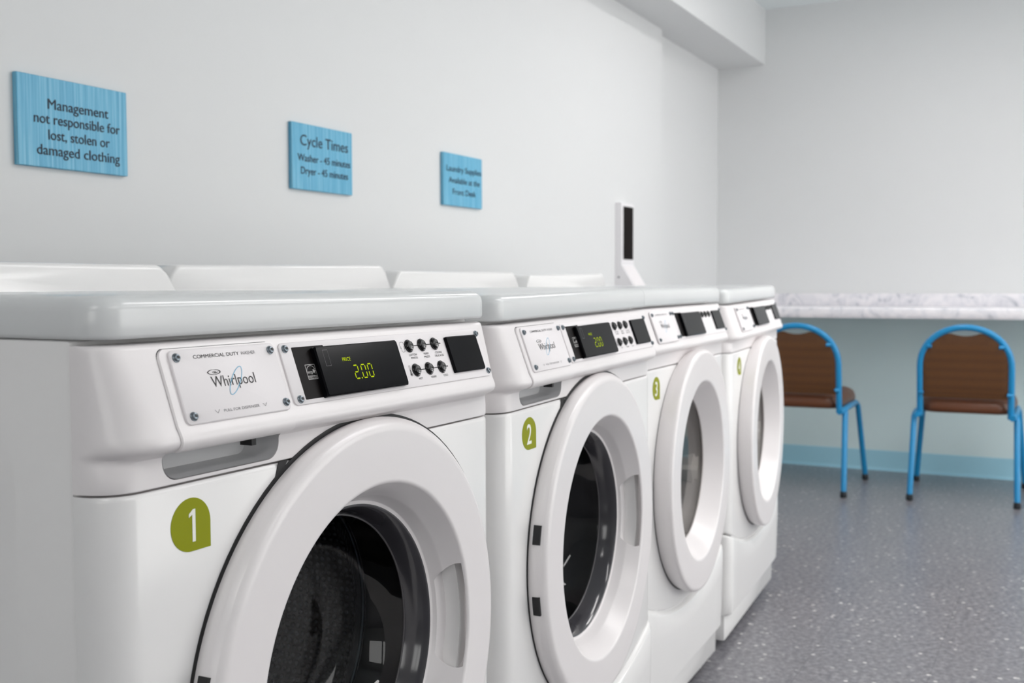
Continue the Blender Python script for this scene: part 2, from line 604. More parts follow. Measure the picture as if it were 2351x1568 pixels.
def plan(z, yf, R, yb, n=9, x0=XL, x1=XR, zf=None):
    """closed plan loop: back left, left corner arc, front, right corner arc, back right"""
    pts = [(x0, yb)]
    for k in range(n+1):
        a = PI+0.5*PI*k/n
        pts.append((x0+R+R*math.cos(a), yf+R+R*math.sin(a)))
    for k in range(1, 12):
        pts.append((x0+R+(x1-x0-2*R)*k/12, yf))
    for k in range(n+1):
        a = 1.5*PI+0.5*PI*k/n
        pts.append((x1-R+R*math.cos(a), yf+R+R*math.sin(a)))
    pts.append((x1, yb))
    if zf: return [(x, y, zf(x)) for x, y in pts]
    return [(x, y, z) for x, y in pts]

FASCIA = [(0.8292, 0.003, .036), (0.8296, 0.0008, .036), (0.8306, 0.0, .036), (0.842, 0.0, .036), (0.853, 0.0, .038), (0.8562, -0.0006, .040), (0.8592, -0.0042, .044), (0.8612, -0.0106, .048), (0.8634, -0.0162, .050),
          (0.8664, -0.0196, .050), (0.8700, -0.0210, .050), (0.8735, -0.0204, .049), (0.8780, -0.0183, .048), (0.8830, -0.01537, .047),
          (0.9000, -0.00921, .042), (0.9200, -0.00197, .036), (0.9423, 0.0061, .030), (0.9525, 0.0098, .027), (0.9556, 0.0115, .026), (0.9572, 0.0145, .025), (0.9577, 0.0190, .022)]
def fascia_solid():
    bm = bmesh.new()
    loft(bm, [plan(z, y, R, 0.0445) for z, y, R in FASCIA])
    return finish(bm, 35)
def fascia_washer():
    me = fascia_solid()
    bm = bmesh.new()
    loft(bm, pocket_rings(0.0008))
    return boolean(me, finish(bm, 0))
def pocket_rings(g=0.0):
    o1 = rrect(0.1725-g, 0.3290+g, 0.8340-g, 0.8640+g, (0.018, 0.017, 0.001, 0.001))
    o2 = rrect(0.1765-g, 0.3230+g, 0.8352-g, 0.8640+g, (0.014, 0.013, 0.001, 0.001))
    o3 = rrect(0.1830-g, 0.3130+g, 0.8385-g, 0.8640+g, (0.010, 0.010, 0.001, 0.001))
    R = [[(x, 0.0002, z) for x, z in o1], [(x, 0.0200, z) for x, z in o2], [(x, 0.0310+g, z) for x, z in o3]]
    if g: R = [[(x, -0.006, z) for x, z in o1]]+R
    return R
def pocket_me():
    bm = bmesh.new()
    vs = loft(bm, pocket_rings(), True, False)
    bm.faces.new(vs[-1])
    return finish(bm, 40)

def lid_me():
    bm = bmesh.new()
    yf, yb, x0, x1 = 0.008, 0.715, XL-0.001, XR+0.001
    rings = []
    for (z, ins, R) in ((0.9630, 0.003, .028), (0.9645, 0.0008, .030), (0.967, 0.0, .030), (0.986, 0.0, .030), (0.9905, 0.0006, .030), (0.9945, 0.0022, .029), (0.9978, 0.0052, .028), (1.0000, 0.0092, .026), (1.0013, 0.0150, .023), (1.0018, 0.022, .02), (1.0018, 0.08, .02)):
        rings.append(plan(z, yf+ins, R, yb-ins, x0=x0+ins, x1=x1-ins))
    loft(bm, rings)
    return finish(bm, 50)

def splash_me(x0, x1, z1, dy=0.0):
    bm = bmesh.new()
    z0 = 1.0008
    def outline(ins):
        r = [(x0+ins, z0), (x0+0.021+ins*.7, z1-0.014-ins*.3)]
        for k in range(0, 7):
            a = PI*0.80-PI*0.30*k/6
            r.append((x0+0.044+ins*.7+0.020*math.cos(a), z1-0.018-ins+0.018*math.sin(a)))
        q = [(x0+x1-x, z) for x, z in reversed(r)]
        return r+q
    a = outline(0.0)
    b_ = outline(0.006)
    c_ = outline(0.002)
    loft(bm, [[(x, 0.594+dy, z) for x, z in b_], [(x, 0.5962+dy, z) for x, z in c_], [(x, 0.601+dy, z) for x, z in a], [(x, 0.700, z) for x, z in a], [(x, 0.706, z) for x, z in b_]])
    return finish(bm, 60)

def seam_z(x):
    return 0.257+0.074*min(1.0, abs((x-0.455)/0.335))**2.0

def front_panel_me():
    bm = bmesh.new()
    rings = []
    for (tt, yf) in ((0.0, 0.004), (0.006, 0.0008), (0.014, 0.0), (0.5, 0.0), (0.99, 0.0), (0.996, 0.0008), (1.0, 0.003)):
        zf = lambda x, tt=tt: seam_z(x)+0.0042+(0.8272-seam_z(x)-0.0042)*tt
        rings.append(plan(0, yf, 0.036, 0.0445, zf=zf))
    loft(bm, rings)
    me = finish(bm, 35)
    bm = bmesh.new()
    revolve(bm, [(0.0, -0.05), (0.209, -0.05), (0.209, 0.2), (0.0, 0.2)], DCX, DCZ, 72)
    return boolean(me, finish(bm, 0))

def toe_me():
    bm = bmesh.new()
    rings = []
    for (tt, yf) in ((0.0, 0.010), (0.012, 0.003), (0.04, -0.002), (0.3, -0.004), (0.7, -0.006), (0.965, -0.006), (0.988, -0.004), (1.0, 0.002)):
        zf = lambda x, tt=tt: 0.101+(seam_z(x)-0.0015-0.101)*tt
        rings.append(plan(0, yf, 0.034, 0.0445, zf=zf))
    loft(bm, rings)
    return finish(bm, 35)

def cabinet_me():
    bm = bmesh.new()
    # side walls carry a shallow pressed panel
    add_box(bm, XL+0.001, XR-0.001, 0.0455, 0.700, 0.095, 0.9622, bev=0.004)
    me = finish(bm, 35)
    bm = bmesh.new()
    revolve(bm, [(0.0, -0.05), (0.262, -0.05), (0.262, 0.52), (0.0, 0.52)], DCX-0.02, DCZ, 64)
    me = boolean(me, finish(bm, 0))
    return me

def press_me():
    bm = bmesh.new()
    o1 = rrect(0.12, 0.64, 0.16, 0.915, 0.09, 8)
    o2 = rrect(0.135, 0.625, 0.175, 0.90, 0.08, 8)
    loft(bm, [[(XL+0.004, y, z) for y, z in o1], [(XL+0.001, y, z) for y, z in o1], [(XL-0.0022, y, z) for y, z in o2]])
    return finish(bm, 60)

def base_me():
    bm = bmesh.new()
    add_box(bm, XL+0.012, XR-0.012, 0.016, 0.69, 0.032, 0.108, bev=0.003)
    return finish(bm)

def foot_me(x, y):
    bm = bmesh.new()
    loft(bm, [[(x+r*math.cos(2*PI*k/16), y+r*math.sin(2*PI*k/16), z) for k in range(16)] for z, r in ((0.0, .019), (0.010, .021), (0.013, .010), (0.034, .009))])
    return finish(bm)

def round_prof(pts, seg=5):
    """closed profile of (radius, y, fillet) -> rounded points with support loops"""
    out = []
    n_ = len(pts)
    for i in range(n_):
        p = Vector(pts[i][:2]); f = pts[i][2]
        a = (Vector(pts[i-1][:2])-p); b_ = (Vector(pts[(i+1) % n_][:2])-p)
        if f <= 0:
            out.append(tuple(p)); continue
        la, lb = a.length, b_.length
        f = min(f, la*0.45, lb*0.45)
        a.normalize(); b_.normalize()
        A, B = p+a*f, p+b_*f
        out.append(tuple(A+a*min(0.0006, la*0.04)))
        for k in range(seg+1):
            t_ = k/seg
            out.append(tuple(A*(1-t_)**2+p*2*t_*(1-t_)+B*t_*t_))
        out.append(tuple(B+b_*min(0.0006, lb*0.04)))
    return out
DOOR_PROF = round_prof([(0.2860, -0.0006, 0), (0.2880, -0.0070, 0.004), (0.2790, -0.0210, 0.0085), (0.2450, -0.0212, 0.01), (0.2120, -0.0208, 0.0035), (0.1935, 0.0120, 0.0015), (0.1862, 0.0285, 0.0008), (0.1815, 0.0292, 0.0005), (0.1790, 0.0360, 0), (0.2060, 0.0360, 0), (0.2075, 0.026, 0), (0.2420, -0.0006, 0)])
DRYER_PROF = round_prof([(0.2800, -0.0006, 0), (0.2850, -0.0120, 0.006), (0.2850, -0.0340, 0.012), (0.2450, -0.0345, 0.01), (0.2110, -0.0340, 0.004), (0.1775, 0.0180, 0.003), (0.1760, 0.0210, 0), (0.2060, 0.0360, 0), (0.2075, 0.026, 0), (0.2420, -0.0006, 0)])
def tilt(bm):
    """the door face leans: it stands proud at the hinge side"""
    for v in bm.verts:
        if v.co.y < 0:
            v.co.y += DOOR_TILT*(v.co.x-DCX)*min(1.0, -v.co.y/0.012)
def door_washer():
    bm = bmesh.new()
    revolve(bm, DOOR_PROF, DCX, DCZ, 144, closed=True)
    tilt(bm)
    me = finish(bm, 35)
    bm = bmesh.new()
    rings = []
    for k in range(13):
        y = -0.0100+0.0330*k/12
        q = math.sqrt(max(0.0, 0.0200**2-(y-0.003)**2))
        x0, x1, hz, r = 0.182, 0.2030+q, 0.060+0.013*q/0.02, 0.03
        r = min(r, (x1-x0)/2-0.0005)
        rings.append([(DCX+x, y, z) for x, z in rrect(x0, x1, 0.574-hz, 0.574+hz, r, 6)])
    loft(bm, rings)
    return boolean(me, finish(bm, 0))
def door_dryer():
    bm = bmesh.new()
    revolve(bm, DRYER_PROF, DCX, DCZ, 144, closed=True)
    tilt(bm)
    return finish(bm, 35)
def gap_ring_me():
    bm = bmesh.new()
    revolve(bm, [(0.2893, 0.0), (0.2895, -0.0010), (0.287, -0.0012), (0.24, -0.0010), (0.24, 0.0)], DCX, DCZ+0.0016, 96, closed=True)  # dark ring set high to draw the shaded gap over the door
    o_ = [(0.3285, 0.8286), (0.3430, 0.8290), (0.3300, 0.8140), (0.3190, 0.8020)]
    loft(bm, [[(x, 0.0, z) for x, z in o_], [(x, -0.0008, z) for x, z in o_]])
    return finish(bm, 50)
def dryer_shadow_ring():
    bm = bmesh.new()
    revolve(bm, [(0.2808, 0.0), (0.2808, -0.0010), (0.24, -0.0010), (0.24, 0.0)], DCX, DCZ-0.0025, 96, closed=True)  # dark ring set low to stand in for the shadow under the door
    return finish(bm, 50)
def glass_washer():
    bm = bmesh.new()
    revolve(bm, [(0.1660, 0.0590), (0.1600, 0.0750), (0.1480, 0.1000), (0.1370, 0.1160), (0.1180, 0.1270), (0.08, 0.1320), (0.0, 0.1340)], DCX, DCZ, 96)
    return finish(bm, 60)
def glass_rim():
    bm = bmesh.new()
    revolve(bm, [(0.1822, 0.0292), (0.1800, 0.0288), (0.1785, 0.0300), (0.1740, 0.0380), (0.1700, 0.0480), (0.1672, 0.0580), (0.1660, 0.0600), (0.1690, 0.0600), (0.1760, 0.0440), (0.1822, 0.0330)], DCX, DCZ, 96, closed=True)
    return finish(bm, 60)
def rim_bead():
    bm = bmesh.new()
    revolve(bm, [(0.1660+0.0014*math.cos(k*PI/4), 0.0600+0.0014*math.sin(k*PI/4)) for k in range(8)], DCX, DCZ, 96, closed=True)
    return finish(bm, 60)
def glass_dryer():
    bm = bmesh.new()
    revolve(bm, [(0.1770, 0.0185), (0.1730, 0.0205), (0.12, 0.0215), (0.0, 0.0220)], DCX, DCZ, 96)
    return finish(bm, 60)
def boot_me():
    bm = bmesh.new()
    revolve(bm, [(0.2060, 0.039), (0.2180, 0.041), (0.2240, 0.052), (0.2200, 0.064), (0.2140, 0.070), (0.2200, 0.080), (0.2150, 0.110), (0.2020, 0.136), (0.2000, 0.146), (0.2400, 0.148), (0.2400, 0.039)], DCX, DCZ, 96, closed=True)
    return finish(bm, 50)
def lip_ring_me():
    bm = bmesh.new()
    revolve(bm, [(0.1960+0.0028*math.cos(k*PI/5), 0.148+0.0028*math.sin(k*PI/5)) for k in range(10)], DCX, DCZ, 96, closed=True)
    return finish(bm, 60)
def drum_me():
    bm = bmesh.new()
    revolve(bm, [(0.2000, 0.152), (0.2350, 0.172), (0.2500, 0.190), (0.2520, 0.210), (0.2520, 0.380), (0.2400, 0.405), (0.20, 0.412), (0.06, 0.395), (0.0, 0.390)], DCX-0.02, DCZ, 96)
    # three lifting ribs
    for k in range(3):
        a = 0.6+k*2*PI/3
        ca, sa = math.cos(a), math.sin(a)
        rings = []
        for y in (0.20, 0.22, 0.36, 0.38):
            h = 0.205 if 0.21 < y < 0.37 else 0.250
            rings.append([(DCX-0.02+ca*q-sa*s_, y, DCZ+sa*q+ca*s_) for q, s_ in ((0.252, -0.05), (h+0.01, -0.022), (h, 0.0), (h+0.01, 0.022), (0.252, 0.05))])
        loft(bm, rings)
    return finish(bm, 40)
def dryer_drum_me():
    bm = bmesh.new()
    revolve(bm, [(0.2000, 0.050), (0.2300, 0.060), (0.2500, 0.080), (0.2520, 0.110), (0.2520, 0.380), (0.2400, 0.405), (0.20, 0.412), (0.0, 0.412)], DCX-0.02, DCZ, 96)
    return finish(bm, 40)
def baffle_me(a):
    bm = bmesh.new()
    ca, sa = math.cos(a), math.sin(a)
    rings = []
    for y, h in ((0.075, 0.235), (0.10, 0.17), (0.36, 0.17), (0.385, 0.24)):
        rings.append([(DCX-0.02+ca*q-sa*s_, y, DCZ+sa*q+ca*s_) for q, s_ in ((0.250, -0.07), (h+0.02, -0.022), (h, 0.0), (h+0.02, 0.022), (0.250, 0.07))])
    loft(bm, rings)
    return finish(bm, 30)
def cup_me():
    bm = bmesh.new()
    revolve(bm, [(0.1745, 0.0235), (0.1730, 0.0300), (0.1660, 0.0480), (0.1640, 0.0500), (0.1560, 0.0700), (0.1440, 0.0950), (0.1280, 0.1080), (0.0, 0.1120)], DCX, DCZ, 80)
    return finish(bm, 40)
def cup_rib(a):
    bm = bmesh.new()
    ca, sa = math.cos(a), math.sin(a)
    rings = []
    for y, h, hw in ((0.030, 0.168, 0.050), (0.040, 0.140, 0.040), (0.070, 0.110, 0.034), (0.104, 0.085, 0.030)):
        rings.append([(DCX+ca*q-sa*s_, y, DCZ+sa*q+ca*s_) for q, s_ in ((0.172-(y-0.03)*0.35, -hw), (h, -0.006), (h, 0.006), (0.172-(y-0.03)*0.35, hw))])
    loft(bm, rings)
    return finish(bm, 20)
def boot_dryer_me():
    bm = bmesh.new()
    revolve(bm, [(0.206, 0.038), (0.212, 0.05), (0.24, 0.052), (0.24, 0.038)], DCX, DCZ, 80, closed=True)
    return finish(bm, 50)
def notch_me(z):
    a = math.asin((z-DCZ)/0.2880)
    a0, a1 = PI-a-0.052, PI-a+0.052
    bm = bmesh.new()
    revolve(bm, [(0.280, -0.0080), (0.2890, -0.0080), (0.2890, -0.0200), (0.280, -0.0200)], DCX, DCZ, 8, closed=True, a0=a0, a1=a1)
    return finish(bm, 0)

# ----- fascia details
def prof_point(s):
    """outline of the drawer face: s = length down from the top edge; returns (y, z) and normal"""
    return None
def drawer_me(grow=0.0, lift=0.0022, back=-0.003):
    pts = []
    v0 = -0.0098-grow
    for k in range(9):
        v = v0+(0.0625-v0)*k/8
        p = PAN_O+PAN_D*v
        pts.append((p.y, p.z, PAN_N.y, PAN_N.z))
    for (z, y, ny, nz) in ((0.8780, -0.0183, -0.93, 0.37), (0.8735, -0.0204, -0.985, 0.17), (0.8700, -0.0210, -1.0, -0.05), (0.8664, -0.0196, -0.87, -0.5), (0.8640, -0.0168, -0.64, -0.77), (0.8622, -0.0120, -0.4, -0.92)):
        pts.append((y, z, ny, nz))
    s = [0.0]
    for a, b_ in zip(pts, pts[1:]):
        s.append(s[-1]+math.hypot(a[0]-b_[0], a[1]-b_[1]))
    # refine the top for the round corners
    def at(q):
        for i in range(len(s)-1):
            if q <= s[i+1]+1e-9:
                f = (q-s[i])/(s[i+1]-s[i])
                A, B = pts[i], pts[i+1]
                return tuple(A[j]+(B[j]-A[j])*f for j in range(4))
        return pts[-1]
    L = s[-1]
    qs = [0.012*(1-math.cos(k*PI/2/7)) for k in range(8)]+[0.018+(s[8]-0.018)*k/4 for k in range(5)]+s[9:]
    x0, x1 = 0.1742-grow, 0.3308+grow
    rows_f, rows_b = [], []
    for q in qs:
        y, z, ny, nz = at(q)
        def edge(r):
            return r-math.sqrt(max(0, r*r-(r-q)**2)) if q < r else 0.0
        el, er = edge(0.009), edge(0.012)
        rem = L-q
        if rem < 0.010:
            er += 0.010-math.sqrt(max(0, 0.010**2-(0.010-rem)**2))
        xs = [x0+el, x0+el+0.0012]+[x0+0.02+(x1-x0-0.04)*k/6 for k in range(7)]+[x1-er-0.0012, x1-er]
        n_ = len(xs)
        rf = []
        for i, x in enumerate(xs):
            o_ = lift-(0.0012 if i in (0, n_-1) else 0.0)
            if q == 0: o_ = lift-0.0014
            rf.append((x, y+ny*o_, z+nz*o_))
        rows_f.append(rf)
        rows_b.append([(x, y+ny*back, z+nz*back) for x in xs])
    bm = bmesh.new()
    F = [[bm.verts.new(p) for p in r] for r in rows_f]
    B = [[bm.verts.new(p) for p in r] for r in rows_b]
    n_ = len(F[0])
    for i in range(len(F)-1):
        for j in range(n_-1):
            bm.faces.new((F[i][j], F[i][j+1], F[i+1][j+1], F[i+1][j]))
            bm.faces.new((B[i][j], B[i+1][j], B[i+1][j+1], B[i][j+1]))
        bm.faces.new((F[i][0], F[i+1][0], B[i+1][0], B[i][0]))
        bm.faces.new((F[i][-1], B[i][-1], B[i+1][-1], F[i+1][-1]))
    for j in range(n_-1):
        bm.faces.new((F[0][j], B[0][j], B[0][j+1], F[0][j+1]))
        bm.faces.new((F[-1][j], F[-1][j+1], B[-1][j+1], B[-1][j]))
    bmesh.ops.remove_doubles(bm, verts=bm.verts, dist=1e-6)
    return finish(bm, 40)

def badge_me():
    bm = bmesh.new()
    prism_bev(bm, rrect(0.1852, 0.3285, -0.0075, 0.0632, 0.006), panel, 0.001, 0.0046, 0.0007)
    return finish(bm, 40)
def overlay_me():
    bm = bmesh.new()
    prism_bev(bm, rrect(0.3385, 0.7525, -0.0073, 0.0603, 0.006), panel, -0.002, 0.0018, 0.0006)
    return finish(bm, 40)
def screw_me(u, v, off):
    bm = bmesh.new()
    rings = []
    for (r, o_) in ((0.0044, off-0.001), (0.0044, off+0.0006), (0.0037, off+0.0009), (0.0036, off+0.0020), (0.0030, off+0.0029), (0.0019, off+0.0033)):
        rings.append([panel(u+r*math.cos(2*PI*k/20), v+r*math.sin(2*PI*k/20), o_) for k in range(20)])
    loft(bm, rings)
    return finish(bm, 35)
def socket_me(u, v, off):
    bm = bmesh.new()
    pts = []
    for k in range(12):
        r = 0.0018 if k % 2 == 0 else 0.0012
        pts.append((u+r*math.cos(2*PI*k/12), v+r*math.sin(2*PI*k/12)))
    prism(bm, pts, panel, off+0.0030, off+0.0037)
    return finish(bm, 0)
BO = 0.0049
def badge_black():
    bm = bmesh.new()
    add_text(bm, 'COMMERCIAL DUTY', 0.2136, 0.2745, 0.00225, 0.0034, panel, BO, 0.0)
    return flat(bm)
def badge_grey():
    bm = bmesh.new()
    add_text(bm, 'WASHER', 0.2768, 0.2976, 0.00225, 0.0034, panel, BO, -0.004)
    return flat(bm)
def badge_grey_dryer():
    bm = bmesh.new()
    add_text(bm, 'DRYER', 0.2768, 0.2936, 0.00225, 0.0034, panel, BO, -0.004)
    return flat(bm)
def badge_pull():
    bm = bmesh.new()
    add_text(bm, 'PULL FOR DISPENSER', 0.2333, 0.2824, 0.0559, 0.0027, panel, BO, -0.004)
    for u in (0.2220, 0.2876):
        strip(bm, [(u, 0.0528), (u+0.0029, 0.0561), (u+0.0058, 0.0528)], 0.0005, panel, BO)
    return flat(bm)
def logo_black():
    bm = bmesh.new()
    add_text(bm, 'Whirlpool', 0.2280, 0.2872, 0.0314, 0.0106, panel, BO, -0.004)
    # small swirl mark above the W
    cx, cv = 0.2343, 0.0168
    N = 40
    for k in range(N):
        a0, a1 = 2*PI*k/N, 2*PI*(k+1)/N
        w0 = 0.00028+0.00045*abs(math.cos(a0)); w1 = 0.00028+0.00045*abs(math.cos(a1))
        f = []
        for a, w_ in ((a0, w0), (a1, w1)):
            ca, sa = math.cos(a), math.sin(a)
            f.append(((cx+0.0088*ca, cv+0.0026*sa), (cx+(0.0088-w_*2)*ca, cv+(0.0026-w_)*sa)))
        vs = [bm.verts.new(panel(*q, BO)) for q in (f[0][0], f[1][0], f[1][1], f[0][1])]
        bm.faces.new(vs)
    sp = []
    for k in range(30):
        a = -0.4+k*0.36
        r = 1.0-k/34
        sp.append((cx+0.0010+0.0042*r*math.cos(a), cv+0.0012*r*math.sin(a)))
    strip(bm, sp, 0.00045, panel, BO)
    return flat(bm)
def logo_blue():
    bm = bmesh.new()
    c0, c1 = Vector((0.2714, 0.0141)), Vector((0.2490, 0.0399))
    ctr = (c0+c1)/2
    ax = (c1-c0)/2
    pn = Vector((-ax.y, ax.x)).normalized()*0.0052
    strip(bm, [tuple(ctr+ax*math.cos(2*PI*k/64)+pn*math.sin(2*PI*k/64)) for k in range(64)], 0.0007, panel, BO+0.0001, closed=True)
    return flat(bm)

OO = 0.0021
def black_label():
    bm = bmesh.new()
    prism(bm, rrect(0.3568, 0.4100, -0.0015, 0.0556, 0.0012), panel, 0.001, 0.00205)
    return finish(bm, 0)
def star_mark():
    bm = bmesh.new()
    a, b_, v0, v1 = 0.3702, 0.3858, 0.0188, 0.0348
    off = 0.0023
    strip(bm, [(a, v0), (b_, v0)], 0.0006, panel, off); strip(bm, [(a, v1), (b_, v1)], 0.0006, panel, off)
    strip(bm, [(a, v0), (a, v1)], 0.0006, panel, off); strip(bm, [(b_, v0), (b_, v1)], 0.0006, panel, off)
    strip(bm, [(a, 0.0312), (b_, 0.0312)], 0.0005, panel, off)
    cx = (a+b_)/2
    strip(bm, [(cx-0.0072*math.cos(PI*k/20), 0.0264-0.0064*math.sin(PI*k/20)) for k in range(19)], 0.0006, panel, off)
    # five-pointed star outline, tilted, at the arc's right end
    sx, sv = cx+0.0044, 0.0262
    st = []
    for k in range(10):
        r = 0.0032 if k % 2 == 0 else 0.0014
        an = -PI/2+0.3+k*PI/5
        st.append((sx+r*math.cos(an), sv+r*math.sin(an)))
    fill(bm, st, panel, off)
    add_text(bm, 'energy', cx-0.0066, cx+0.0016, 0.0284, 0.0034, panel, off, 0.004)
    add_text(bm, 'ENERGY STAR', a+0.0008, b_-0.0008, 0.0342, 0.0024, panel, off)
    return flat(bm)
def display_me():
    bm = bmesh.new()
    prism_bev(bm, rrect(0.3860, 0.5418, 0.0012, 0.0570, 0.0022), panel, 0.0005, 0.0088, 0.0016)
    return finish(bm, 30)
DO = 0.00895
def digits_me():
    bm = bmesh.new()
    def seg(u, v, w_, h, on, sk=0.0):
        q = 0.0015
        S_ = {'a': [(0, 0), (w_, 0)], 'b': [(w_, 0), (w_, h/2)], 'c': [(w_, h/2), (w_, h)], 'd': [(0, h), (w_, h)], 'e': [(0, h/2), (0, h)], 'f': [(0, 0), (0, h/2)], 'g': [(0, h/2), (w_, h/2)]}
        for s_ in on:
            (a0, b0), (a1, b1) = S_[s_]
            d = Vector((a1-a0, b1-b0)); L = d.length; d.normalize()
            p0 = Vector((a0, b0))+d*0.0007; p1 = Vector((a0, b0))+d*(L-0.0007)
            nn = Vector((-d.y, d.x))*q/2
            pts = [p0, p0+d*q*.5+nn, p1-d*q*.5+nn, p1, p1-d*q*.5-nn, p0+d*q*.5-nn]
            fill(bm, [(u+p.x+(h-p.y)*sk, v+p.y) for p in pts], panel, DO)
    w_, h = 0.0076, 0.0152
    seg(0.4426, 0.0266, w_, h, 'abged', 0.0)
    seg(0.4566, 0.0266, w_, h, 'abcdef', 0.0)
    seg(0.4690, 0.0266, w_, h, 'abcdef', 0.0)
    fill(bm, rrect(0.4522, 0.4539, 0.0407, 0.0425, 0.0004, 2), panel, DO)
    add_text(bm, 'PRICE', 0.4273, 0.4420, 0.0205, 0.0040, panel, DO, 0.004)
    return flat(bm)
def rect_mark():
    bm = bmesh.new()
    q = [(0.3972, 0.0060), (0.4055, 0.0060), (0.4055, 0.0240), (0.3972, 0.0240)]
    for a, b_ in zip(q, q[1:]+q[:1]):
        strip(bm, [a, b_], 0.0003, panel, DO)
    return flat(bm)
def pad_me():
    bm = bmesh.new()
    prism_bev(bm, rrect(0.6585, 0.7368, 0.0018, 0.0504, 0.0022), panel, 0.0005, 0.0058, 0.0014)
    return finish(bm, 30)
def button_me(u, v):
    bm = bmesh.new()
    rings = []
    for (r, o_) in ((0.0082, 0.0010), (0.0082, 0.0030), (0.0074, 0.0036), (0.0066, 0.0034), (0.0062, 0.0052), (0.0054, 0.0060), (0.0030, 0.0054), (0.0010, 0.0052)):
        rings.append([panel(u+r*math.cos(2*PI*k/28), v+r*math.sin(2*PI*k/28), o_) for k in range(28)])
    loft(bm, rings)
    return finish(bm, 40)
BTN = [(0.5736, 0.0089), (0.6023, 0.0089), (0.6318, 0.0089), (0.5742, 0.0397), (0.6033, 0.0397), (0.6326, 0.0397)]
def overlay_ink(full=True):
    bm = bmesh.new()
    rows = [(0.0089, 0.5665, 0.6464)] + ([(0.0397, 0.5679, 0.6472)] if full else [])
    for v, a, b_ in rows:
        strip(bm, [(a, v), (b_, v)], 0.0011, panel, OO)
        for u in (a, b_):
            fill(bm, [(u+0.0011*math.cos(2*PI*k/10), v+0.0011*math.sin(2*PI*k/10)) for k in range(10)], panel, OO)
    if full:
        cap = 0.0026
        add_text(bm, 'COTTON/', 0.5690, 0.5866, 0.0214, cap, panel, OO)
        add_text(bm, 'WHITES', 0.5712, 0.5862, 0.0255, cap, panel, OO)
        add_text(bm, 'PERM', 0.6020, 0.6128, 0.0217, cap, panel, OO)
        add_text(bm, 'PRESS', 0.6012, 0.6140, 0.0257, cap, panel, OO)
        add_text(bm, 'COLORS/', 0.6285, 0.6448, 0.0218, cap, panel, OO)
        add_text(bm, 'DELICATES', 0.6265, 0.6468, 0.0258, cap, panel, OO)
        add_text(bm, 'HOT', 0.5750, 0.5834, 0.0521, cap, panel, OO)
        add_text(bm, 'WARM', 0.6024, 0.6146, 0.0522, cap, panel, OO)
        add_text(bm, 'COLD', 0.6320, 0.6424, 0.0522, cap, panel, OO)
        # thermometer
        u, v = 0.5619, 0.0392
        o_ = [(u-0.0012, v+0.0030), (u-0.0012, v-0.0050)]+[(u-0.0012*math.cos(k*PI/6), v-0.0050-0.0012*math.sin(k*PI/6)) for k in range(1, 6)]+[(u+0.0012, v-0.0050), (u+0.0012, v+0.0030)]
        o_ += [(u+0.0022*math.sin(a), v+0.0050-0.0022*math.cos(a)) for a in [0.6+k*(2*PI-1.2)/9 for k in range(10)]]
        strip(bm, o_, 0.0004, panel, OO, closed=True)
        strip(bm, [(u, v+0.004), (u, v-0.001)], 0.0007, panel, OO)
        fill(bm, [(u+0.0013*math.cos(2*PI*k/12), v+0.0050+0.0013*math.sin(2*PI*k/12)) for k in range(12)], panel, OO)
    # shirt outline
    u, v = 0.5602, 0.0092
    half = [(0.0010, -0.0062), (0.0030, -0.0058), (0.0048, -0.0030), (0.0048, 0.0022), (0.0034, 0.0022), (0.0034, -0.0012), (0.0030, 0.0056), (0.0016, 0.0064)]
    o_ = [(u+a, v+b_) for a, b_ in half]+[(u-a, v+b_) for a, b_ in reversed(half)]
    strip(bm, o_, 0.0004, panel, OO, closed=True)
    return flat(bm)

def sticker_me():
    bm = bmesh.new()
    cx, cz, R = 0.2052, 0.7888, 0.0250
    o_ = []
    for k in range(37):
        a = 0.0+1.5*PI*k/36
        o_.append((cx+R*math.cos(a), cz+R*math.sin(a)))
    o_.append((cx+R, cz-R))
    a_ = [front(u, v, 0.0) for u, v in o_]
    loft(bm, [[front(u, v, -0.0005) for u, v in o_], [front(u, v, 0.0004) for u, v in o_]])
    return finish(bm, 0)
def numeral_me(d):
    bm = bmesh.new()
    if d == '1':
        for q in ([(0.2066, 0.7725), (0.2106, 0.7725), (0.2106, 0.8030), (0.2076, 0.8030), (0.2066, 0.8022)], [(0.2024, 0.7990), (0.2024, 0.7957), (0.2066, 0.7980), (0.2066, 0.8022)]):
            bm.faces.new([bm.verts.new(front(u, v, 0.0007)) for u, v in q])
    else:
        add_text(bm, d, 0.1962, 0.2128, 0.7728, 0.0300, front, 0.0007, 0.008, down=False)
    return flat(bm)

